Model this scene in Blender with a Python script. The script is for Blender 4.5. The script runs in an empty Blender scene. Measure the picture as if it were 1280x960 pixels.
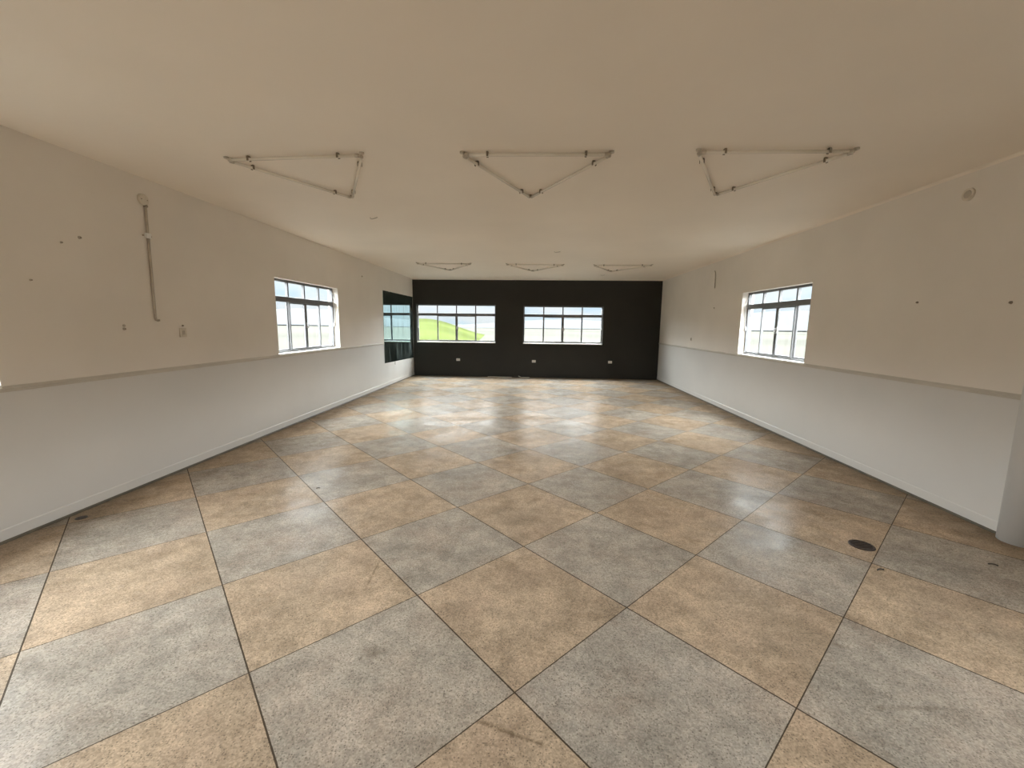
import bpy, bmesh, math, random
from mathutils import Vector, Matrix
random.seed(7)
SC = bpy.context.scene
COL = SC.collection

# ---------------------------------------------------------------- camera
H = 1.598
cam_d = bpy.data.cameras.new('camera'); cam = bpy.data.objects.new('camera', cam_d); COL.objects.link(cam)
cam_d.sensor_fit = 'HORIZONTAL'; cam_d.sensor_width = 36.0
cam_d.lens = 521.58 / 1280 * 36.0
cam_d.clip_start = 0.05; cam_d.clip_end = 9000
PITCH, YAW, ROLL = -0.140654, -0.056653, 0.011745
cy, sy, cp, sp, cr, sr = math.cos(YAW), math.sin(YAW), math.cos(PITCH), math.sin(PITCH), math.cos(ROLL), math.sin(ROLL)
fw = Vector((sy*cp, cy*cp, sp)); rt = Vector((cy, -sy, 0)); up = rt.cross(fw)
rt, up = cr*rt + sr*up, cr*up - sr*rt
M = Matrix((rt, up, -fw)).transposed().to_4x4(); M.translation = Vector((0, 0, H))
cam.matrix_world = M
SC.camera = cam

# ---------------------------------------------------------------- sky, light, exposure
SC.view_settings.view_transform = 'Standard'; SC.view_settings.look = 'None'
SC.view_settings.gamma = 1.0; SC.view_settings.use_curve_mapping = False
SC.view_settings.exposure = 1.12
SC.cycles.max_bounces = 14; SC.cycles.diffuse_bounces = 8; SC.cycles.glossy_bounces = 5
SC.cycles.transparent_max_bounces = 16
SC.cycles.use_denoising = True
SC.cycles.caustics_reflective = True; SC.cycles.blur_glossy = 1.5
SC.cycles.sample_clamp_indirect = 6.0
SKY_TOP, SKY_MID, SKY_HIGH = 17.0, (8.6, 8.35, 8.15), (13.0, 12.6, 12.2)
SKY_TINT = (1.0, 0.965, 0.94)

w = bpy.data.worlds.new('sky'); SC.world = w; w.use_nodes = True
nt = w.node_tree; nt.nodes.clear()
N = lambda t: nt.nodes.new(t)
geo = N('ShaderNodeTexCoord'); sep = N('ShaderNodeSeparateXYZ'); nt.links.new(geo.outputs['Generated'], sep.inputs[0])
ramp = N('ShaderNodeValToRGB'); cr_ = ramp.color_ramp
cr_.elements[0].position = 0.0; cr_.elements[0].color = (0.38, 0.40, 0.41, 1)
cr_.elements[1].position = 1.0; cr_.elements[1].color = (SKY_TOP*SKY_TINT[0], SKY_TOP*SKY_TINT[1], SKY_TOP*SKY_TINT[2], 1)
for pos, c in ((0.03, (0.41, 0.425, 0.44)), (0.085, (0.44, 0.475, 0.51)), (0.13, SKY_MID), (0.32, SKY_HIGH)):  # unseen sky above the window view steps far brighter, added to light the room
    e = cr_.elements.new(pos); e.color = (*c, 1)
nt.links.new(sep.outputs['Z'], ramp.inputs[0])
mp = N('ShaderNodeMapping'); mp.inputs['Scale'].default_value = (3.0, 3.0, 9.0)
nt.links.new(geo.outputs['Generated'], mp.inputs[0])
cl = N('ShaderNodeTexNoise'); cl.inputs['Scale'].default_value = 2.3; cl.inputs['Detail'].default_value = 4
nt.links.new(mp.outputs[0], cl.inputs['Vector'])
clr = N('ShaderNodeValToRGB'); clr.color_ramp.elements[0].position = .38; clr.color_ramp.elements[1].position = .56
clr.color_ramp.elements[0].color = (0.76, 0.90, 1.0, 1); clr.color_ramp.elements[1].color = (1, 1, 1, 1)
nt.links.new(cl.outputs['Fac'], clr.inputs[0])
mul = N('ShaderNodeMix'); mul.data_type = 'RGBA'; mul.blend_type = 'MULTIPLY'; mul.inputs['Factor'].default_value = 1
nt.links.new(ramp.outputs[0], mul.inputs['A']); nt.links.new(clr.outputs[0], mul.inputs['B'])
bg = N('ShaderNodeBackground'); nt.links.new(mul.outputs['Result'], bg.inputs['Color'])
out = N('ShaderNodeOutputWorld'); nt.links.new(bg.outputs[0], out.inputs[0])

# room dimensions (metres, camera above the origin, looking along +Y)
XL, XR, YB, YF, ZC = -3.798, 3.678, 12.794, -2.6, 2.951
WT = 0.20                                   # wall thickness
BWIN = [(-3.685, -1.250, 1.055, 2.195), (-0.402, 1.985, 1.050, 2.175)]
SWIN_L = [(0.78, 2.722, 1.125, 2.245), (5.972, 7.914, 1.125, 2.245)]
SWIN_R = [(0.20, 1.60, 1.122, 2.212), (5.945, 7.855, 1.122, 2.212)]
FWIN = [(-3.2, -2.25, 0.0, 2.20)]

# ---------------------------------------------------------------- materials
def mat(name, color=(.8, .8, .8), rough=.5, metal=0., spec=.5, noise=None, bump=None):
    """noise=(scale, amount): a soft procedural unevenness of the paint or metal itself"""
    m = bpy.data.materials.new(name); m.use_nodes = True
    t = m.node_tree; b = t.nodes['Principled BSDF']
    b.inputs['Base Color'].default_value = (*color, 1); b.inputs['Roughness'].default_value = rough
    b.inputs['Metallic'].default_value = metal; b.inputs['Specular IOR Level'].default_value = spec
    tc = t.nodes.new('ShaderNodeTexCoord')
    if noise:
        n = t.nodes.new('ShaderNodeTexNoise'); n.inputs['Scale'].default_value = noise[0]; n.inputs['Detail'].default_value = 5
        t.links.new(tc.outputs['Object'], n.inputs['Vector'])
        r = t.nodes.new('ShaderNodeValToRGB'); a = noise[1]
        r.color_ramp.elements[0].position = .3; r.color_ramp.elements[1].position = .7
        r.color_ramp.elements[0].color = (*[c*(1-a) for c in color], 1); r.color_ramp.elements[1].color = (*[min(1, c*(1+a)) for c in color], 1)
        t.links.new(n.outputs['Fac'], r.inputs[0]); t.links.new(r.outputs[0], b.inputs['Base Color'])
    if bump:
        n2 = t.nodes.new('ShaderNodeTexNoise'); n2.inputs['Scale'].default_value = bump[0]; n2.inputs['Detail'].default_value = 4
        t.links.new(tc.outputs['Object'], n2.inputs['Vector'])
        bp = t.nodes.new('ShaderNodeBump'); bp.inputs['Strength'].default_value = bump[1]; bp.inputs['Distance'].default_value = .01
        t.links.new(n2.outputs['Fac'], bp.inputs['Height']); t.links.new(bp.outputs[0], b.inputs['Normal'])
    return m

M_wall = mat('cream_wall_paint', (.765, .715, .65), .55, noise=(1.3, .035), bump=(9, .08))
M_dado = mat('white_enamel_paint', (.645, .63, .605), .38, noise=(1.1, .03), bump=(7, .08))
M_ceil = mat('ceiling_paint', (.86, .775, .668), .6, noise=(.8, .03), bump=(3, .06))
M_black = mat('black_wall_paint', (.021, .0195, .0155), .55, spec=.35, noise=(1.6, .15))
M_ext = mat('outer_render', (.6, .58, .52), .8, noise=(2, .1))
M_rail = mat('aged_rail_paint', (.56, .52, .455), .5, noise=(4, .06))
M_sill = mat('white_sill_paint', (.82, .80, .76), .45, noise=(5, .04))
M_steel = mat('grey_window_steel', (.15, .15, .155), .42, metal=.35, noise=(20, .08))
M_alu = mat('pale_aluminium', (.55, .55, .56), .35, metal=.6, noise=(20, .05))
M_dark = mat('dark_rubber', (.03, .027, .022), .5, noise=(30, .2))
M_tube = mat('white_tube_glass', (.80, .74, .64), .25, noise=(6, .02))
M_cap = mat('dull_end_cap', (.52, .46, .38), .4, metal=.1, noise=(30, .1))
M_clip = mat('brown_metal_clip', (.19, .15, .10), .5, noise=(30, .1))
M_plast = mat('white_socket_plastic', (.82, .81, .78), .35, noise=(20, .03))
M_beige = mat('painted_over_plastic', (.66, .60, .51), .5, noise=(20, .06))
M_cond = mat('greyed_conduit_plastic', (.47, .415, .345), .5, noise=(14, .12))
M_plug = mat('brown_wall_plug', (.27, .22, .165), .6, noise=(30, .2))
M_drain = mat('tarnished_drain_metal', (.06, .042, .034), .45, metal=.5, noise=(60, .4))
M_strip = mat('dusty_plastic_strip', (.62, .58, .50), .5, noise=(10, .12))
M_skirt = mat('dark_floor_edge_strip', (.10, .085, .06), .6, noise=(6, .3))
M_grass = mat('hillside_grass', (.027, .0335, .0095), .9, spec=.0, noise=(.045, .35))
M_field = mat('dry_ground', (.036, .0352, .0305), .9, spec=.0, noise=(.02, .2))
M_ridge = mat('far_misty_ridge', (.037, .0385, .040), .95, spec=.0, noise=(.008, .12))  # distance haze is put into the ridge colour itself

def glass(name, tint, frost, ribs):
    m = bpy.data.materials.new(name); m.use_nodes = True; t = m.node_tree; t.nodes.clear()
    A = t.nodes.new
    o = A('ShaderNodeOutputMaterial'); tr = A('ShaderNodeBsdfTransparent'); tr.inputs[0].default_value = (*tint, 1)
    tl = A('ShaderNodeBsdfTranslucent'); tl.inputs[0].default_value = (*tint, 1)
    gl = A('ShaderNodeBsdfGlossy'); gl.inputs['Roughness'].default_value = .15
    tc = A('ShaderNodeTexCoord'); mp = A('ShaderNodeMapping'); mp.inputs['Scale'].default_value = (ribs, ribs, ribs*.12)
    n = A('ShaderNodeTexNoise'); n.inputs['Scale'].default_value = 1.0; n.inputs['Detail'].default_value = 3
    t.links.new(tc.outputs['Object'], mp.inputs[0]); t.links.new(mp.outputs[0], n.inputs['Vector'])
    mr = A('ShaderNodeMapRange'); mr.inputs['From Min'].default_value = .3; mr.inputs['From Max'].default_value = .7
    mr.inputs['To Min'].default_value = frost*.4; mr.inputs['To Max'].default_value = frost*1.6
    t.links.new(n.outputs['Fac'], mr.inputs[0])
    mx = A('ShaderNodeMixShader'); t.links.new(mr.outputs[0], mx.inputs[0]); t.links.new(tr.outputs[0], mx.inputs[1]); t.links.new(tl.outputs[0], mx.inputs[2])
    fr = A('ShaderNodeLayerWeight'); fr.inputs[0].default_value = .12
    mx2 = A('ShaderNodeMixShader'); pw = A('ShaderNodeMath'); pw.operation = 'POWER'; pw.inputs[1].default_value = 4; t.links.new(fr.outputs['Facing'], pw.inputs[0]); t.links.new(pw.outputs[0], mx2.inputs[0]); t.links.new(mx.outputs[0], mx2.inputs[1]); t.links.new(gl.outputs[0], mx2.inputs[2])
    t.links.new(mx2.outputs[0], o.inputs[0])
    return m
M_clear = glass('vent_glass', (.97, .99, .99), .002, 14)
M_frost = glass('ribbed_frosted_glass', (.93, .95, .95), .005, 22)

def mirror_material():
    m = bpy.data.materials.new('stained_mirror'); m.use_nodes = True; t = m.node_tree; t.nodes.clear(); A = t.nodes.new
    o = A('ShaderNodeOutputMaterial'); gl = A('ShaderNodeBsdfGlossy'); gl.inputs[0].default_value = (.56, .73, .74, 1); gl.inputs['Roughness'].default_value = .015
    df = A('ShaderNodeBsdfDiffuse'); df.inputs[0].default_value = (.22, .27, .26, 1)
    tc = A('ShaderNodeTexCoord'); mp = A('ShaderNodeMapping'); mp.inputs['Scale'].default_value = (9, 9, 1.2)
    n = A('ShaderNodeTexNoise'); n.inputs['Scale'].default_value = 1.4; n.inputs['Detail'].default_value = 6
    t.links.new(tc.outputs['Object'], mp.inputs[0]); t.links.new(mp.outputs[0], n.inputs['Vector'])
    r = A('ShaderNodeValToRGB'); r.color_ramp.elements[0].position = .48; r.color_ramp.elements[1].position = .78
    r.color_ramp.elements[0].color = (.0, .0, .0, 1); r.color_ramp.elements[1].color = (.45, .45, .45, 1)
    t.links.new(n.outputs['Fac'], r.inputs[0])
    mx = A('ShaderNodeMixShader'); t.links.new(r.outputs[0], mx.inputs[0]); t.links.new(gl.outputs[0], mx.inputs[1]); t.links.new(df.outputs[0], mx.inputs[2])
    t.links.new(mx.outputs[0], o.inputs[0])
    return m
M_mirror = mirror_material()

def floor_material():
    m = bpy.data.materials.new('terrazzo_checker'); m.use_nodes = True; t = m.node_tree; A = t.nodes.new; L = t.links.new
    b = t.nodes['Principled BSDF']
    def math_(op, a, c=None, d=None):
        n = A('ShaderNodeMath'); n.operation = op
        for i, v in enumerate((a, c, d)):
            if v is None: continue
            if isinstance(v, (int, float)): n.inputs[i].default_value = v
            else: L(v, n.inputs[i])
        return n.outputs[0]
    def noise(scale, detail=4, rough=.55, vec=None):
        n = A('ShaderNodeTexNoise'); n.inputs['Scale'].default_value = scale; n.inputs['Detail'].default_value = detail; n.inputs['Roughness'].default_value = rough
        L(vec or tc.outputs['Object'], n.inputs['Vector']); return n.outputs['Fac']
    def ramp(f, p0, c0, p1, c1):
        r = A('ShaderNodeValToRGB'); e = r.color_ramp.elements
        e[0].position = p0; e[1].position = p1
        e[0].color = (c0, c0, c0, 1) if not isinstance(c0, tuple) else (*c0, 1); e[1].color = (c1, c1, c1, 1) if not isinstance(c1, tuple) else (*c1, 1)
        L(f, r.inputs[0]); return r.outputs[0]
    def mix(f, a, c, mode='MIX'):
        n = A('ShaderNodeMix'); n.data_type = 'RGBA'; n.blend_type = mode
        for k, v in (('Factor', f), ('A', a), ('B', c)):
            if isinstance(v, (int, float)): n.inputs[k].default_value = v
            elif isinstance(v, tuple): n.inputs[k].default_value = (*v, 1)
            else: L(v, n.inputs[k])
        return n.outputs['Result']
    tc = A('ShaderNodeTexCoord'); sx = A('ShaderNodeSeparateXYZ'); L(tc.outputs['UV'], sx.inputs[0])
    so = A('ShaderNodeSeparateXYZ'); L(tc.outputs['Object'], so.inputs[0])
    U, V = sx.outputs[0], sx.outputs[1]
    fu, fv = math_('FLOOR', U), math_('FLOOR', V)
    par = math_('MULTIPLY', math_('FRACT', math_('MULTIPLY', math_('ADD', fu, fv), .5)), 2.0)      # 0 beige, 1 grey
    # a tint of its own for each panel
    cv = A('ShaderNodeCombineXYZ'); L(fu, cv.inputs[0]); L(fv, cv.inputs[1])
    wn = A('ShaderNodeTexWhiteNoise'); wn.noise_dimensions = '3D'; L(cv.outputs[0], wn.inputs['Vector'])
    base = mix(par, FLOOR_BEIGE, FLOOR_GREY)
    base = mix(math_('MULTIPLY', wn.outputs['Value'], .25), base, mix(par, (.50, .40, .30), (.39, .37, .345)))
    off = A('ShaderNodeVectorMath'); off.inputs[1].default_value = (7.3, 2.1, 0); L(tc.outputs['Object'], off.inputs[0])
    # cloudy wear
    big = ramp(noise(1.7, 6, .65), .36, .78, .66, 1.12)
    base = mix(1.0, base, big, 'MULTIPLY')
    med = ramp(noise(6, 7, .75), .32, .66, .62, 1.10)
    base = mix(.9, base, med, 'MULTIPLY')
    dirt = ramp(noise(2.6, 8, .76), .54, 0.0, .84, .60)
    base = mix(dirt, base, (.17, .12, .075))
    base = mix(ramp(noise(2.1, 5, .7, off.outputs[0]), .46, .0, .70, .30), base, (.46, .33, .25))
    # aggregate
    v1 = A('ShaderNodeTexVoronoi'); v1.inputs['Scale'].default_value = 150; L(tc.outputs['Object'], v1.inputs['Vector'])
    sp1 = A('ShaderNodeSeparateXYZ'); L(v1.outputs['Color'], sp1.inputs[0])
    agg = ramp(sp1.outputs[0], .0, .70, 1.0, 1.28)
    base = mix(.75, base, agg, 'MULTIPLY')
    v2 = A('ShaderNodeTexVoronoi'); v2.inputs['Scale'].default_value = 130; L(tc.outputs['Object'], v2.inputs['Vector'])
    sp2 = A('ShaderNodeSeparateXYZ'); L(v2.outputs['Color'], sp2.inputs[0])
    chip = math_('MULTIPLY', math_('GREATER_THAN', sp2.outputs[1], .80), math_('LESS_THAN', v2.outputs['Distance'], .42))
    base = mix(math_('MULTIPLY', chip, .58), base, (.10, .085, .065))
    # a few stains and scrapes of their own, each along a short segment
    for (ax, ay, bx, by, wd, dk) in ((-.198, 1.478, -.065, 1.433, .016, .60), (-.065, 1.433, .048, 1.403, .012, .65), (-1.033, 2.574, -1.004, 2.266, .010, .45),
                                     (-.80, 1.81, -.76, 1.80, .055, .35), (1.476, 1.655, 1.734, 1.673, .018, .32), (-.05, 3.62, .05, 3.70, .05, .30), (1.55, 2.02, 1.60, 2.0, .02, .4)):
        vx, vy = bx-ax, by-ay; ll = vx*vx+vy*vy
        px, py = math_('SUBTRACT', so.outputs[0], ax), math_('SUBTRACT', so.outputs[1], ay)
        tt = math_('DIVIDE', math_('ADD', math_('MULTIPLY', px, vx), math_('MULTIPLY', py, vy)), ll)
        tt = math_('MINIMUM', math_('MAXIMUM', tt, 0.0), 1.0)
        ex_, ey_ = math_('SUBTRACT', px, math_('MULTIPLY', tt, vx)), math_('SUBTRACT', py, math_('MULTIPLY', tt, vy))
        d_ = math_('SQRT', math_('ADD', math_('MULTIPLY', ex_, ex_), math_('MULTIPLY', ey_, ey_)))
        d_ = math_('ADD', d_, math_('MULTIPLY', math_('SUBTRACT', noise(34, 4, .7), .5), wd*3.2))
        base = mix(math_('MULTIPLY', math_('MAXIMUM', math_('SUBTRACT', 1.0, math_('DIVIDE', math_('MAXIMUM', d_, 0.0), wd)), 0.0), dk), base, (.12, .085, .05))
    # floor turns darker and browner towards the walls, with an uneven edge
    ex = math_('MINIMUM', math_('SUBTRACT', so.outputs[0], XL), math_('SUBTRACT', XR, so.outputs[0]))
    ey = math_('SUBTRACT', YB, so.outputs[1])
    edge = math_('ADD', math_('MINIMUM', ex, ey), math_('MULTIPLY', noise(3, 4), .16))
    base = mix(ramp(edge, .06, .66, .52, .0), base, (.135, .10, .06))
    # dividing strips
    du = math_('SUBTRACT', .5, math_('ABSOLUTE', math_('SUBTRACT', math_('FRACT', U), .5)))
    dv = math_('SUBTRACT', .5, math_('ABSOLUTE', math_('SUBTRACT', math_('FRACT', V), .5)))
    jit = math_('MULTIPLY', noise(30, 3), .003)
    lu = math_('LESS_THAN', math_('ADD', du, jit), .0058); lv = math_('LESS_THAN', math_('ADD', dv, jit), .0046)
    line = math_('MAXIMUM', lu, lv)
    base = mix(math_('MULTIPLY', line, .96), base, (.055, .038, .022))
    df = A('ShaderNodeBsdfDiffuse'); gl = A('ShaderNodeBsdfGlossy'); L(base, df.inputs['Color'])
    rg = ramp(noise(2.2, 6, .7), .35, FLOOR_ROUGH[0], .68, FLOOR_ROUGH[1])
    L(math_('ADD', rg, math_('MULTIPLY', line, .3)), gl.inputs['Roughness'])
    hb = math_('ADD', math_('MULTIPLY', noise(1.6, 3), 1.0), math_('MULTIPLY', noise(9, 4), .16))
    hb = math_('SUBTRACT', hb, math_('MULTIPLY', line, .06))
    bp = A('ShaderNodeBump'); bp.inputs['Strength'].default_value = .25; bp.inputs['Distance'].default_value = .03
    L(hb, bp.inputs['Height']); L(bp.outputs[0], df.inputs['Normal']); L(bp.outputs[0], gl.inputs['Normal'])
    lw = A('ShaderNodeLayerWeight'); lw.inputs['Blend'].default_value = .5; L(bp.outputs[0], lw.inputs['Normal'])
    wax = math_('ADD', FLOOR_WAX[0], math_('MULTIPLY', math_('POWER', lw.outputs['Facing'], 3.0), FLOOR_WAX[1]))
    mx = A('ShaderNodeMixShader'); L(math_('MULTIPLY', wax, ramp(noise(2.4, 6, .7, off.outputs[0]), .36, .45, .66, 1.0)), mx.inputs[0]); L(df.outputs[0], mx.inputs[1]); L(gl.outputs[0], mx.inputs[2])
    L(mx.outputs[0], t.nodes['Material Output'].inputs['Surface']); t.nodes.remove(b)
    return m
FLOOR_WAX = (.022, .10)      # worn wax: share of mirror-like light head-on, and added at grazing
FLOOR_BEIGE, FLOOR_GREY, FLOOR_ROUGH = (.53, .413, .298), (.465, .415, .352), (.18, .42)
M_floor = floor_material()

# ---------------------------------------------------------------- mesh helpers
def link(name, bm, m, parent=None, smooth=False):
    me = bpy.data.meshes.new(name); bm.normal_update(); bm.to_mesh(me); bm.free()
    o = bpy.data.objects.new(name, me); COL.objects.link(o)
    for x in (m if isinstance(m, (list, tuple)) else [m]): me.materials.append(x)
    if parent: o.parent = parent
    if smooth:
        for p in me.polygons: p.use_smooth = True
    return o
def box(bm, x0, x1, y0, y1, z0, z1, bev=0.0):
    r = bmesh.ops.create_cube(bm, size=1)
    bmesh.ops.scale(bm, vec=(x1-x0, y1-y0, z1-z0), verts=r['verts'])
    bmesh.ops.translate(bm, vec=((x0+x1)/2, (y0+y1)/2, (z0+z1)/2), verts=r['verts'])
    if bev:
        es = list({e for v in r['verts'] for e in v.link_edges})
        bmesh.ops.bevel(bm, geom=es, offset=bev, segments=2, affect='EDGES', profile=.5)
def rod(bm, a, b, r, seg=14, r2=None):
    a, b = Vector(a), Vector(b); d = b-a
    q = d.to_track_quat('Z', 'Y').to_matrix().to_4x4(); q.translation = (a+b)/2
    bmesh.ops.create_cone(bm, cap_ends=True, segments=seg, radius1=r, radius2=r if r2 is None else r2, depth=d.length, matrix=q)
def tube_path(bm, pts, r, seg=10):
    pts = [Vector(p) for p in pts]; rings = []
    for i, p in enumerate(pts):
        d = (pts[min(i+1, len(pts)-1)] - pts[max(i-1, 0)]).normalized()
        x = d.orthogonal().normalized() if i == 0 else (rings[-1][1] - d*rings[-1][1].dot(d)).normalized()
        y = d.cross(x)
        rings.append(([bm.verts.new(p + r*(math.cos(k/seg*math.tau)*x + math.sin(k/seg*math.tau)*y)) for k in range(seg)], x))
    for (A, _), (B, _) in zip(rings, rings[1:]):
        for k in range(seg): bm.faces.new((A[k], A[(k+1) % seg], B[(k+1) % seg], B[k]))
    bm.faces.new(rings[0][0][::-1]); bm.faces.new(rings[-1][0])
def empty(name, loc, rotz=0, parent=None):
    o = bpy.data.objects.new(name, None); COL.objects.link(o); o.location = loc; o.rotation_euler = (0, 0, rotz); o.empty_display_size = .1
    if parent: o.parent = parent
    return o
def tag(o, label, cat, group=None):
    o['label'] = label; o['category'] = cat
    if group: o['group'] = group
    return o
def struct(o, label=None, cat=None):
    o['kind'] = 'structure'
    if label: o['label'] = label
    if cat: o['category'] = cat
    return o
def new(): return bmesh.new()

# ---------------------------------------------------------------- room shell
def wall(name, P, u0, u1, z0, z1, openings, mats, dado=None):
    """P(u, depth, z) -> world; inner face at depth 0, outer at WT; mats = [upper, lower, outside]"""
    bm = new()
    us = sorted({u0, u1} | {a for o in openings for a in o[:2]}); zs = sorted({z0, z1} | {a for o in openings for a in o[2:]} | ({dado} if dado else set()))
    def hole(a, b, c, d): return any(o[0]-1e-6 <= a and b <= o[1]+1e-6 and o[2]-1e-6 <= c and d <= o[3]+1e-6 for o in openings)
    cells = {(i, j): not hole(us[i], us[i+1], zs[j], zs[j+1]) for i in range(len(us)-1) for j in range(len(zs)-1)}
    cache = {}
    def v(u, d, z):
        k = (round(u, 5), d, round(z, 5))
        if k not in cache: cache[k] = bm.verts.new(P(u, d, z))
        return cache[k]
    for (i, j), solid in cells.items():
        if not solid: continue
        a, b, c, d = us[i], us[i+1], zs[j], zs[j+1]
        mi = 1 if dado and d <= dado+1e-6 else 0
        f = bm.faces.new((v(a, 0, c), v(b, 0, c), v(b, 0, d), v(a, 0, d))); f.material_index = mi
        f = bm.faces.new((v(a, WT, c), v(a, WT, d), v(b, WT, d), v(b, WT, c))); f.material_index = 2
        for (di, dj, e) in ((-1, 0, ((a, c), (a, d))), (1, 0, ((b, c), (b, d))), (0, -1, ((a, c), (b, c))), (0, 1, ((a, d), (b, d)))):
            if cells.get((i+di, j+dj), False): continue
            (p, q), (r, s) = e
            f = bm.faces.new((v(p, 0, q), v(p, WT, q), v(r, WT, s), v(r, 0, s))); f.material_index = mi
    bmesh.ops.recalc_face_normals(bm, faces=bm.faces)
    return struct(link(name, bm, mats))
PL = lambda u, d, z: (XL-d, u, z)
PR = lambda u, d, z: (XR+d, u, z)
PB = lambda u, d, z: (u, YB+d, z)
PF = lambda u, d, z: (u, YF-d, z)
DADO = 1.10
wall('wall_left', PL, YF, YB, 0, ZC, SWIN_L, [M_wall, M_dado, M_ext], DADO)
wall('wall_right', PR, YF, YB, 0, ZC, SWIN_R, [M_wall, M_dado, M_ext], DADO)
wall('wall_back', PB, XL-WT, XR+WT, 0, ZC, BWIN, [M_black, M_black, M_ext])
wall('wall_front', PF, XL-WT, XR+WT, 0, ZC, FWIN, [M_wall, M_dado, M_ext], DADO)

# floor: one mesh laid on the panel grid (UV = panel number), cut to the room
S = .85; ANG = math.pi/4 - .007876
DU = Vector((math.cos(ANG), math.sin(ANG))); DV = Vector((-math.sin(ANG), math.cos(ANG))); O0 = Vector((-.0681, 1.6392))
OFFU = {-2: .0187, -1: -.0223, 0: -.0103, 1: .0017, 2: .0116, 3: -.0105, 4: .02}
OFFV = {-1: .0008, 0: -.0163, 1: .0102, 2: .019, 3: .0308, 4: .03}
bm = new(); uvl = bm.loops.layers.uv.new('panels'); vv = {}
R0, R1 = -18, 22
for i in range(R0, R1+1):
    for j in range(R0, R1+1):
        p = O0 + S*(i+OFFU.get(i, 0))*DU + S*(j+OFFV.get(j, 0))*DV
        vv[i, j] = bm.verts.new((p.x, p.y, 0))
for i in range(R0, R1):
    for j in range(R0, R1):
        f = bm.faces.new((vv[i, j], vv[i+1, j], vv[i+1, j+1], vv[i, j+1]))
        for lp, uv in zip(f.loops, ((i, j), (i+1, j), (i+1, j+1), (i, j+1))): lp[uvl].uv = (uv[0]+40, uv[1]+40)
for co, no in (((XL-WT, 0, 0), (-1, 0, 0)), ((XR+WT, 0, 0), (1, 0, 0)), ((0, YB+WT, 0), (0, 1, 0)), ((0, YF-WT, 0), (0, -1, 0))):
    bmesh.ops.bisect_plane(bm, geom=bm.verts[:]+bm.edges[:]+bm.faces[:], plane_co=co, plane_no=no, clear_outer=True)
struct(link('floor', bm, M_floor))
bm = new(); box(bm, XL-WT, XR+WT, YF-WT, YB+WT, ZC, ZC+.15); struct(link('ceiling', bm, M_ceil))
bm = new(); box(bm, XL-WT, XR+WT, YF-WT, YB+WT, -.20, -.002); struct(link('floor_slab', bm, M_ext))

# mouldings: rail at sill height on both side walls, thin plaster cornice, flush skirting band
def moulding(name, pts_profile, P, u0, u1, m):
    bm = new(); n = len(pts_profile)
    A = [bm.verts.new(P(u0, -d, z)) for d, z in pts_profile]; B = [bm.verts.new(P(u1, -d, z)) for d, z in pts_profile]
    for k in range(n): bm.faces.new((A[k], A[(k+1) % n], B[(k+1) % n], B[k]))
    bm.faces.new(A[::-1]); bm.faces.new(B)
    bmesh.ops.recalc_face_normals(bm, faces=bm.faces)
    return struct(link(name, bm, m))
RAIL = [(0, 1.078), (.006, 1.078), (.009, 1.084), (.009, 1.092), (.013, 1.098), (.013, 1.106), (.008, 1.113), (.006, 1.121), (0, 1.121)]
moulding('trim_1', RAIL, PL, YF, 10.25, M_rail)
moulding('trim_2', RAIL, PR, YF, YB, M_rail)
COVE = [(0, ZC-.022), (.003, ZC-.022), (.006, ZC-.015), (.013, ZC-.007), (.022, ZC-.004), (.024, ZC), (0, ZC)]
moulding('trim_3', COVE, PR, YF, YB, M_ceil)
moulding('trim_4', COVE, PB, XL, XR, M_ceil)
SK = [(0, 0), (.010, 0), (.010, .016), (.006, .018), (.006, .094), (.003, .1), (0, .1)]
moulding('baseboard_left', SK, PL, YF, YB, M_dado)
moulding('baseboard_right', SK, PR, YF, YB, M_dado)
moulding('baseboard_back', [(0, 0), (.008, 0), (.008, .05), (.004, .055), (0, .055)], PB, XL+.011, XR-.011, M_black)
EDGE = [(.0, .0), (.016, .0), (.016, .012), (.011, .02), (.0, .02)]
moulding('trim_5', EDGE, PL, YF, YB-.01, M_skirt)
moulding('trim_6', EDGE, PR, YF, YB-.01, M_skirt)

# rounded boxed-in pipe against the right wall, close to the camera
bm = new(); n = 20; cx_, cy_, r_ = XR+.02, 3.215, .105
ring = [(cx_ + r_*math.cos(math.pi/2 + k/n*math.pi), cy_ + r_*math.sin(math.pi/2 + k/n*math.pi)) for k in range(n+1)]
lo = [bm.verts.new((x, y, 0)) for x, y in ring]; hi = [bm.verts.new((x, y, ZC)) for x, y in ring]
for k in range(n): bm.faces.new((lo[k], hi[k], hi[k+1], lo[k+1]))
bm.faces.new((lo[-1], hi[-1], hi[0], lo[0])); bm.faces.new(lo); bm.faces.new(hi[::-1])
bmesh.ops.recalc_face_normals(bm, faces=bm.faces)
struct(link('column', bm, M_dado, smooth=True))

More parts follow.
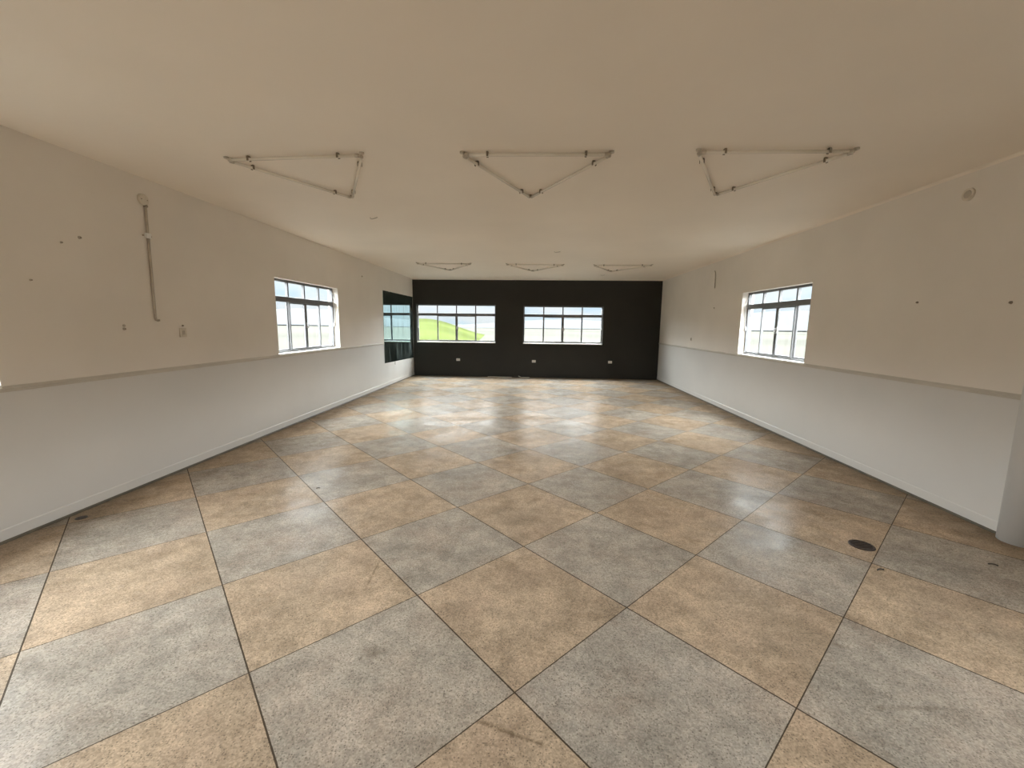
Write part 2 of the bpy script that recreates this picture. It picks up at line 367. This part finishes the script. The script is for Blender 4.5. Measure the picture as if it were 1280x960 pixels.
# ---------------------------------------------------------------- windows
FD = .10                                   # frame stands this far behind the inner wall face
def window(n, loc, rotz, W, HH, trans, dado_side=None, lever=None, open_shift=.0, bars=True):
    """local x along the wall as seen from inside, +y outwards, z up from the sill"""
    g = struct(empty('window_%d' % n, loc, rotz))
    y0, y1 = FD, FD+.055
    bm = new(); t = .032
    box(bm, 0, W, y0, y1, 0, t); box(bm, 0, W, y0, y1, HH-t, HH); box(bm, 0, t, y0, y1, t, HH-t); box(bm, W-t, W, y0, y1, t, HH-t)
    link('frame', bm, M_steel, g)
    bm = new(); box(bm, t, W-t, y0-.012, y1-.001, trans-.04, trans+.04, .006); link('transom', bm, M_steel, g)
    q = (W-2*t)/4
    for k in (1, 2, 3):
        bm = new(); x = t+q*k; box(bm, x-.017, x+.017, y0+.008, y1-.008, trans+.04, HH-t); link('mullion', bm, M_steel, g)
    for k in range(4):
        bm = new(); x = t+q*k; a, b = x+(.017 if k else 0), x+q-(.017 if k < 3 else 0)
        box(bm, a, b, y0+.024, y0+.028, trans+.04, HH-t); link('vent_pane', bm, M_clear, g)
    zb, zt = t, trans-.04
    # fixed outer lights on the outer track
    for k in (0, 3):
        a, b = t+q*k, t+q*(k+1)
        bm = new()
        for x in ((b-.02, b+.004) if k == 0 else (a-.004, a+.02),): box(bm, x[0], x[1], y0+.032, y1-.003, zb, zt)
        box(bm, a, b, y0+.034, y1-.004, zb, zb+.018)
        f = link('fixed_light', bm, M_steel, g)
        bm = new(); box(bm, a, b, y0+.041, y0+.045, zb+.018, zt); link('pane', bm, M_frost, f)
    # two sliding sashes on the inner track
    for k in (1, 2):
        sh = open_shift if k == 1 else -open_shift
        a, b = t+q*k+sh, t+q*(k+1)+sh
        s = .022; bm = new(); ya, yb = y0+.004, y0+.028
        sa, sb = (s, .036) if k == 1 else (.036, s)
        box(bm, a, a+sa, ya, yb, zb, zt); box(bm, b-sb, b, ya, yb, zb, zt); box(bm, a+sa, b-sb, ya, yb, zb, zb+.028); box(bm, a+sa, b-sb, ya, yb, zt-.018, zt)
        f = link('sash', bm, M_steel, g)
        bm = new(); box(bm, a+sa, b-sb, ya+.010, ya+.014, zb+.028, zt-.018); link('pane', bm, M_frost, f)
        if k == 2:
            bm = new(); x = a+.012; zz = (zb+zt)/2+.02
            box(bm, x-.015, x+.045, ya-.012, ya, zz-.045, zz+.045, .004); box(bm, x-.005, x+.012, ya-.035, ya-.012, zz-.02, zz+.03, .004)
            link('latch', bm, M_alu, f)
    bm = new(); box(bm, .001, W-.001, -.012, y0, -.022 if n != 1 else -.02, .006, .004); link('sill', bm, M_sill, g)
    if lever:
        x = W-.018 if lever > 0 else .018
        bm = new(); s = -1 if lever > 0 else 1
        tube_path(bm, [(x, y0+.01, HH-.06), (x+s*.004, y0-.03, HH-.16), (x+s*.002, y0-.045, trans), (x, y0-.03, trans-.12), (x, y0-.02, trans-.30), (x+s*.01, y0-.012, trans-.38)], .006)
        box(bm, x-.012, x+.012, y0-.025, y0, trans-.42, trans-.36, .003)
        link('vent_lever', bm, M_alu, g)
    return g
PI = math.pi
def put(n, side, o, trans, **k):
    a, b, z0, z1 = o
    if side == 'L': window(n, (XL, a, z0), PI/2, b-a, z1-z0, trans, **k)
    if side == 'R': window(n, (XR, b, z0), -PI/2, b-a, z1-z0, trans, **k)
    if side == 'B': window(n, (a, YB, z0), 0, b-a, z1-z0, trans, **k)
    if side == 'F': window(n, (b, YF, z0), PI, b-a, z1-z0, trans, **k)
put(1, 'L', SWIN_L[1], .825, lever=1)
put(2, 'R', SWIN_R[1], .842, lever=-1)
put(3, 'B', BWIN[0], .838, lever=-1)
put(4, 'B', BWIN[1], .838, lever=1)
put(5, 'L', SWIN_L[0], .825)
put(6, 'R', SWIN_R[0], .842)

# light portals: no light of their own, they only guide sampling of the sky through each opening
def portal(name, loc, rot, sx, sy_):
    d = bpy.data.lights.new(name, 'AREA'); d.shape = 'RECTANGLE'; d.size = sx; d.size_y = sy_; d.cycles.is_portal = True
    o = bpy.data.objects.new(name, d); COL.objects.link(o); o.location = loc; o.rotation_euler = rot
for a, b, c, d in SWIN_L: portal('daylight_portal', (XL-WT-.01, (a+b)/2, (c+d)/2), (0, -PI/2, 0), d-c, b-a)
for a, b, c, d in SWIN_R: portal('daylight_portal', (XR+WT+.01, (a+b)/2, (c+d)/2), (0, PI/2, 0), d-c, b-a)
for a, b, c, d in BWIN: portal('daylight_portal', ((a+b)/2, YB+WT+.01, (c+d)/2), (-PI/2, 0, 0), b-a, d-c)
for a, b, c, d in FWIN: portal('daylight_portal', ((a+b)/2, YF-WT-.01, (c+d)/2), (PI/2, 0, 0), b-a, d-c)

# ---------------------------------------------------------------- outdoors
bm = new(); bmesh.ops.create_circle(bm, cap_ends=True, segments=64, radius=6000); bmesh.ops.translate(bm, vec=(0, 0, -.9), verts=bm.verts)
struct(link('ground', bm, M_field))
def hill(name, m, x0, x1, y0, y1, hfun, nx=40, ny=16, fan=0.0):
    bm = new(); g = {}
    for i in range(nx+1):
        for j in range(ny+1):
            u, v = i/nx, j/ny
            g[i, j] = bm.verts.new(((x0+(x1-x0)*u)*(1+fan*v), y0+(y1-y0)*v, -1.0 + hfun(u, v)))
    for i in range(nx):
        for j in range(ny): bm.faces.new((g[i, j], g[i+1, j], g[i+1, j+1], g[i, j+1]))
    return struct(link(name, bm, m, smooth=True))
hill('hill', M_grass, -18.5, -4.6, 45, 105, lambda u, v: -.1 + (3.6*v**.9+.4)*(0.5-0.5*math.cos(PI*min(1, (1-u)*1.75)))*min(1, u*5), fan=1.25)
hill('hill.001', M_ridge, -400, 320, 300, 420, lambda u, v: (9+5*math.sin(u*9)+3*math.sin(u*23+1))*math.sin(PI*min(1, v*1.0+.02)))
hill('hill.002', M_ridge, -420, -300, -100, 320, lambda u, v: (8+3*math.sin(v*11)+2*math.sin(v*27))*math.sin(PI*u))
hill('hill.003', M_ridge, 300, 420, -100, 320, lambda u, v: (8+3*math.sin(v*9+1)+2*math.sin(v*31))*math.sin(PI*u))

# ---------------------------------------------------------------- mirror on the left wall
t = tag(empty('wall_mirror', (XL, 11.50, .57)), 'tall stained rectangular mirror on the left wall beside the black wall', 'mirror')
bm = new(); y0, y1 = -1.235, 1.245; z0a, z0b, z1 = .035, -.008, 1.836
for x in (.004, .010):
    pass
vs = [bm.verts.new((x, y, z)) for x in (.003, .009) for y, z in ((y0, z0a), (y1, z0b), (y1, z1), (y0, z1))]
for f in ((0, 1, 2, 3), (7, 6, 5, 4), (0, 4, 5, 1), (1, 5, 6, 2), (2, 6, 7, 3), (3, 7, 4, 0)): bm.faces.new([vs[i] for i in f])
bmesh.ops.recalc_face_normals(bm, faces=bm.faces)
link('glass', bm, M_mirror, t)
bm = new(); box(bm, 0, .0035, y0+.002, y1-.002, z0a+.002, z1-.002); link('backing', bm, M_dark, t)
for y in (-.8, .8):
    for z in (z1-.004,):
        bm = new(); box(bm, 0, .013, y-.012, y+.012, z-.008, z+.012, .002); link('clip', bm, M_alu, t)
bm = new(); tube_path(bm, [(XL+.006, 11.03, .60), (XL+.007, 11.032, .57), (XL+.007, 11.028, .535), (XL+.008, 11.032, .505)], .005)
tag(link('loose_wire', bm, M_dark), 'short dark wire end hanging below the mirror', 'wire')

# ---------------------------------------------------------------- triangular ceiling tube lights
def tube_light(pts, label, group):
    c = sum((Vector(p) for p in pts), Vector((0, 0)))/3
    root = tag(empty('triangular_ceiling_light', (c.x, c.y, ZC)), label, 'ceiling light', group)
    P = [Vector((p[0]-c.x, p[1]-c.y, 0)) for p in pts]
    zt = -.024
    for k in range(3):
        a, b = P[k], P[(k+1) % 3]; d = (b-a).normalized()
        a2, b2 = a+d*.024, b-d*.024
        off = Vector((0, 0, zt))
        bm = new(); rod(bm, a2+d*.03+off, b2-d*.03+off, .0125, 16); link('tube', bm, M_tube, root, True)
        for e, s in ((a2, 1), (b2, -1)):
            bm = new(); rod(bm, e+off, e+d*s*.032+off, .0145, 14); rod(bm, e-d*s*.012+off, e+off, .006, 8)
            link('end_cap', bm, M_cap, root)
        nrm = Vector((-d.y, d.x, 0))
        for fr in (.17, .83):
            q = a.lerp(b, fr)
            bm = new()
            # spring clip: foot on the ceiling, stem, two jaws round the tube
            for (n0, n1, za, zb) in ((-.016, .016, -.004, 0), (-.007, .007, zt+.0165, -.004), (-.019, -.0145, zt-.014, zt+.014), (.0145, .019, zt-.014, zt+.014), (-.019, .019, zt+.0135, zt+.0175)):
                vsb = [bm.verts.new(q + nrm*n + d*l + Vector((0, 0, z))) for z in (za, zb) for n, l in ((n0, -.008), (n1, -.008), (n1, .008), (n0, .008))]
                for f in ((3, 2, 1, 0), (4, 5, 6, 7), (0, 1, 5, 4), (1, 2, 6, 5), (2, 3, 7, 6), (3, 0, 4, 7)): bm.faces.new([vsb[i] for i in f])
            bmesh.ops.recalc_face_normals(bm, faces=bm.faces)
            link('clip', bm, M_clip, root)
    for k in range(3):
        # wired corner: a small holder on the ceiling and the lead that joins the two tubes
        bm = new(); p = P[k]; rod(bm, p, p+Vector((0, 0, -.012)), .02, 14)
        a = (P[(k+1) % 3]-p).normalized()*.018; b = (P[(k-1) % 3]-p).normalized()*.018
        tube_path(bm, [p+a+Vector((0, 0, zt)), p+a*.4+Vector((0, 0, zt+.012)), p+Vector((0, 0, -.016)), p+b*.4+Vector((0, 0, zt+.012)), p+b+Vector((0, 0, zt))], .004, 6)
        link('corner_holder', bm, M_clip if k == 2 else M_cap, root)
    return root
G1, G2 = 'front row of triangular tube lights', 'back row of triangular tube lights'
tube_light([(-2.600, 3.55), (-1.425, 3.488), (-2.0, 4.60)], 'left triangular light of three white tubes in the large front ceiling row', G1)
tube_light([(-.615, 3.50), (.56, 3.522), (-.091, 4.625)], 'middle triangular light of three white tubes in the large front ceiling row', G1)
tube_light([(1.215, 3.50), (2.385, 3.512), (1.785, 4.58)], 'right triangular light of three white tubes in the large front ceiling row', G1)
tube_light([(-2.69, 9.42), (-1.49, 9.50), (-2.171, 10.58)], 'left triangular tube light of the far ceiling row, above the left back window', G2)
tube_light([(-.70, 9.55), (.577, 9.62), (-.12, 10.68)], 'middle triangular tube light of the far ceiling row near the black wall', G2)
tube_light([(1.254, 9.67), (2.51, 9.60), (1.80, 10.69)], 'right triangular tube light of the far ceiling row near the black wall', G2)

# ---------------------------------------------------------------- fittings on the walls
for x, z, lab in ((-2.404, .514, 'left white socket plate low on the black wall under the left window'),
                  (-.063, .501, 'middle white socket plate on the black wall above the loose strip'),
                  (2.248, .512, 'right white socket plate low on the black wall away from windows')):
    t = tag(empty('power_outlet', (x, YB, z)), lab, 'power outlet', 'white sockets on the black wall')
    bm = new(); box(bm, -.058, .058, -.010, 0, -.037, .037, .004); link('plate', bm, M_plast, t)
    for s in (-1, 1):
        bm = new(); rod(bm, (s*.026, -.010, 0), (s*.026, -.0125, 0), .019, 16)
        sk = link('socket', bm, M_beige, t)
        bm = new()
        for dz in (-.008, 0, .008): rod(bm, (s*.026+(.004 if dz == 0 else 0), -.0125, dz), (s*.026+(.004 if dz == 0 else 0), -.0135, dz), .0028, 8)
        link('pin_hole', bm, M_dark, sk)

# conduit on the left wall with its round box
t = tag(empty('junction_box', (XL, 3.99, 2.745)), 'round painted-over junction box high on the left wall', 'junction box')
bm = new(); rod(bm, (0, 0, 0), (.022, 0, 0), .052, 24); link('body', bm, M_beige, t)
bm = new(); rod(bm, (.022, 0, 0), (.026, 0, 0), .046, 24, .042); link('lid', bm, M_beige, t)
for s in (-1, 1):
    bm = new(); rod(bm, (.026, s*.03, 0), (.029, s*.03, 0), .005, 10); link('screw', bm, M_plug, t)
t = tag(empty('wall_conduit', (XL, 4.0, 1.6)), 'thin grey vertical conduit pipe with white coupling on the left wall', 'conduit')
bm = new(); rod(bm, (.012, .010, 1.095), (.012, .002, .835), .011); link('upper_pipe', bm, M_cond, t, True)
bm = new(); tube_path(bm, [(.012, .002, .79), (.012, -.004, .4), (.012, -.012, .03), (.014, -.010, .008), (.022, 0, .0), (.034, .012, .004)], .0115, 12); link('lower_pipe', bm, M_cond, t, True)
bm = new(); box(bm, 0, .027, -.022, .026, .788, .838, .006); link('coupling', bm, M_plast, t)
for s in (-1, 1):
    bm = new(); rod(bm, (0, .002+s*.042, .812), (.006, .002+s*.042, .812), .007, 10); link('screw', bm, M_plug, t)
bm = new(); rod(bm, (0, .010, 1.09), (.026, .010, 1.09), .013, 12); link('top_clamp', bm, M_plug, t)

t = tag(empty('light_switch', (XL, 4.305, 1.475)), 'small square painted switch plate below the conduit on the left wall', 'light switch')
bm = new(); box(bm, 0, .012, -.043, .043, -.048, .048, .004); link('plate', bm, M_beige, t)
bm = new(); box(bm, .012, .018, -.014, .014, -.022, .022, .003); link('rocker', bm, M_cond, t)
def plug(name, loc, axis, r, label, cat, group=None, m=None, double=False):
    x, y, z = loc; t = tag(empty(name, loc), label, cat, group); s = axis
    bm = new(); rod(bm, (0, 0, 0), (s*.010, 0, 0), r, 12, r*.85); link('head', bm, m or M_plug, t)
    bm = new(); rod(bm, (s*.010, 0, 0), (s*.016, 0, 0), r*.45, 8); link('pin', bm, M_plug, t)
    if double:
        bm = new(); rod(bm, (0, 0, .03), (s*.008, 0, .03), r*.8, 12); link('upper_head', bm, m or M_plug, t)
GP = 'old plugs left in the white walls'
plug('wall_hook', (XL, 4.312, 1.549), 1, .009, 'tiny hook just above the square switch plate on the left wall', 'hook')
plug('wall_screw', (XL, 3.668, 1.520), 1, .014, 'pair of brown screw heads left of the switch plate on the left wall', 'screw', GP, M_cond, True)
plug('wall_plug', (XL, 3.379, 2.273), 1, .013, 'larger brown wall plug left of the conduit near the upper left wall', 'wall plug', GP, M_cond)
plug('wall_plug', (XL, 3.235, 2.207), 1, .008, 'small brown wall plug just left of the larger upper one', 'wall plug', GP, M_cond)
plug('wall_plug', (XL, 2.993, 1.890), 1, .008, 'tiny wall plug nearest the left edge of the photo', 'wall plug', GP, M_cond)
plug('wall_plug', (XR, 4.332, 1.859), -1, .011, 'brown wall plug mid height on the right wall nearer its window', 'wall plug', GP)
plug('wall_plug', (XR, 3.519, 1.816), -1, .012, 'brown wall plug at the right edge of the photo', 'wall plug', GP)
plug('wall_plug', (XR, 9.027, 1.994), -1, .020, 'faint wall plug beneath the short conduit on the far right wall', 'wall plug', GP, M_cond)
plug('wall_plug', (XL, 9.06, 2.60), 1, .020, 'grey wall plug high on the left wall between window and mirror', 'wall plug', GP, M_cond)
t = tag(empty('ceiling_rose_box', (XR, 3.985, 2.749)), 'round painted-over box cover high on the right wall', 'junction box')
bm = new(); rod(bm, (0, 0, 0), (-.016, 0, 0), .052, 24); link('body', bm, M_beige, t)
bm = new(); rod(bm, (-.016, 0, 0), (-.021, 0, 0), .034, 20, .030); link('lid', bm, M_cond, t)
t.name = 'round_box_cover'
bm = new(); tube_path(bm, [(XR-.010, 9.13, 2.755), (XR-.010, 9.10, 2.73), (XR-.010, 9.085, 2.70), (XR-.010, 9.072, 2.55), (XR-.010, 9.065, 2.40)], .010, 10)
tag(link('short_conduit', bm, M_cond, None, True), 'short thin conduit near the ceiling on the far right wall', 'conduit')
t = tag(empty('small_socket', (XR, 10.208, 1.311)), 'small grey socket just above the rail on the far right wall', 'socket')
bm = new(); box(bm, -.012, 0, -.03, .03, -.035, .035, .004); link('plate', bm, M_cond, t)
bm = new(); rod(bm, (-.012, 0, 0), (-.015, 0, 0), .014, 14); link('socket_face', bm, M_plug, t)

# ceiling hooks
def hook(x, y, a, label):
    d = Vector((math.cos(a), math.sin(a), 0)); p = Vector((x, y, ZC))
    bm = new(); tube_path(bm, [p, p+Vector((0, 0, -.012)), p+d*.02+Vector((0, 0, -.02)), p+d*.07+Vector((0, 0, -.016)), p+d*.11+Vector((0, 0, -.008))], .005, 8)
    tag(link('ceiling_hook', bm, M_cond), label, 'hook', 'bent wire hooks in the ceiling')
hook(-2.17, 5.52, -.3, 'bent wire hook on the ceiling behind the left front triangular light')
hook(.30, 7.98, 0, 'bent wire hook on the ceiling between the two middle triangular lights')
hook(1.68, 11.53, 0, 'bent wire hook on the ceiling behind the right far triangular light')

# ---------------------------------------------------------------- on the floor
t = tag(empty('floor_drain', (2.452, 3.06, 0)), 'round tarnished metal drain in the floor on the right', 'drain')
bm = new(); r0 = .082
segs = 32
for (ra, rb, z0_, z1_) in ((.066, .082, 0.0005, .006),):
    rings = []
    for r, z in ((ra, z0_), (ra, z1_), (rb-.004, z1_), (rb, z0_)):
        rings.append([bm.verts.new((r*math.cos(k/segs*math.tau), r*math.sin(k/segs*math.tau), z)) for k in range(segs)])
    for A_, B_ in zip(rings, rings[1:]):
        for k in range(segs): bm.faces.new((A_[k], A_[(k+1) % segs], B_[(k+1) % segs], B_[k]))
link('rim', bm, M_drain, t)
bm = new(); rod(bm, (0, 0, .0005), (0, 0, .0018), .067, 28); link('well', bm, M_dark, t)
bm = new()
for k in range(-3, 4):
    hx = math.sqrt(max(0, .066**2-(k*.017)**2)); box(bm, -hx, hx, k*.017-.004, k*.017+.004, .0015, .005)
link('grate', bm, M_drain, t)
t = tag(empty('wall_drain', (-3.672, 3.005, 0)), 'small dark drain hole in the floor at the foot of the left wall', 'drain')
bm = new(); rod(bm, (0, 0, .0005), (0, 0, .003), .038, 20); link('hole', bm, M_dark, t)
bm = new(); box(bm, -.03, .03, -.005, .005, .003, .006); box(bm, -.005, .005, -.03, .03, .003, .006); link('bar', bm, M_drain, t)

t = tag(empty('loose_strip', (-1.0, 12.68, 0), -.006), 'long pale plastic strip lying on the floor against the black wall', 'strip', 'strips under the black wall')
bm = new(); box(bm, -.47, .27, -.014, .014, .001, .020, .003); link('channel', bm, M_strip, t)
bm = new(); box(bm, .0, .27, -.05, -.018, .001, .008, .002); link('loose_cover', bm, M_strip, t)
bm = new()
for k in range(9):
    a = k*.9; tube_path(bm, [(-.63+.06*math.cos(a), 12.68+.035*math.sin(a), .007), (-.62+.04*math.cos(a+1), 12.68+.03*math.sin(a+1), .02+.02*(k % 3)), (-.60+.07*math.cos(a+2), 12.68+.03*math.sin(a+2), .012)], .006, 6)
tag(link('cable_scrap', bm, M_dark), 'dark tangle of cable on the floor between the two pale strips', 'cable')
t = tag(empty('loose_strip', (-.36, 12.66, 0), -.02), 'shorter pale strip with raised end on the floor right of the tangle', 'strip', 'strips under the black wall')
bm = new(); tube_path(bm, [(-.17, .02, .052), (-.13, .012, .034), (-.08, .0, .013), (.0, 0, .013), (.17, 0, .013)], .011, 8); link('channel', bm, M_strip, t)

def litter(x, y, l, a, label):
    bm = new(); d = Vector((math.cos(a), math.sin(a), 0)); n = Vector((-d.y, d.x, 0)); p = Vector((x, y, .004))
    tube_path(bm, [p-d*l/2, p-d*l*.2+n*l*.12+Vector((0, 0, .003)), p+d*l*.2+n*l*.14+Vector((0, 0, .003)), p+d*l/2], .004, 6)
    tag(link('floor_scrap', bm, M_dark), label, 'scrap', 'dark scraps on the floor')
SCRAPS = [((2.330, 2.730), .05, 0.2, 'dark curled scrap on the floor in front of the round drain'),
          ((3.166, 2.855), .05, -.4, 'dark scrap on the floor beside the foot of the rounded column'),
          ((-2.09, 3.76), .03, .5, 'dark speck of litter on the floor toward the left window reflection')]
for (x, y), l, a, lab in SCRAPS: litter(x, y, l, a, lab)
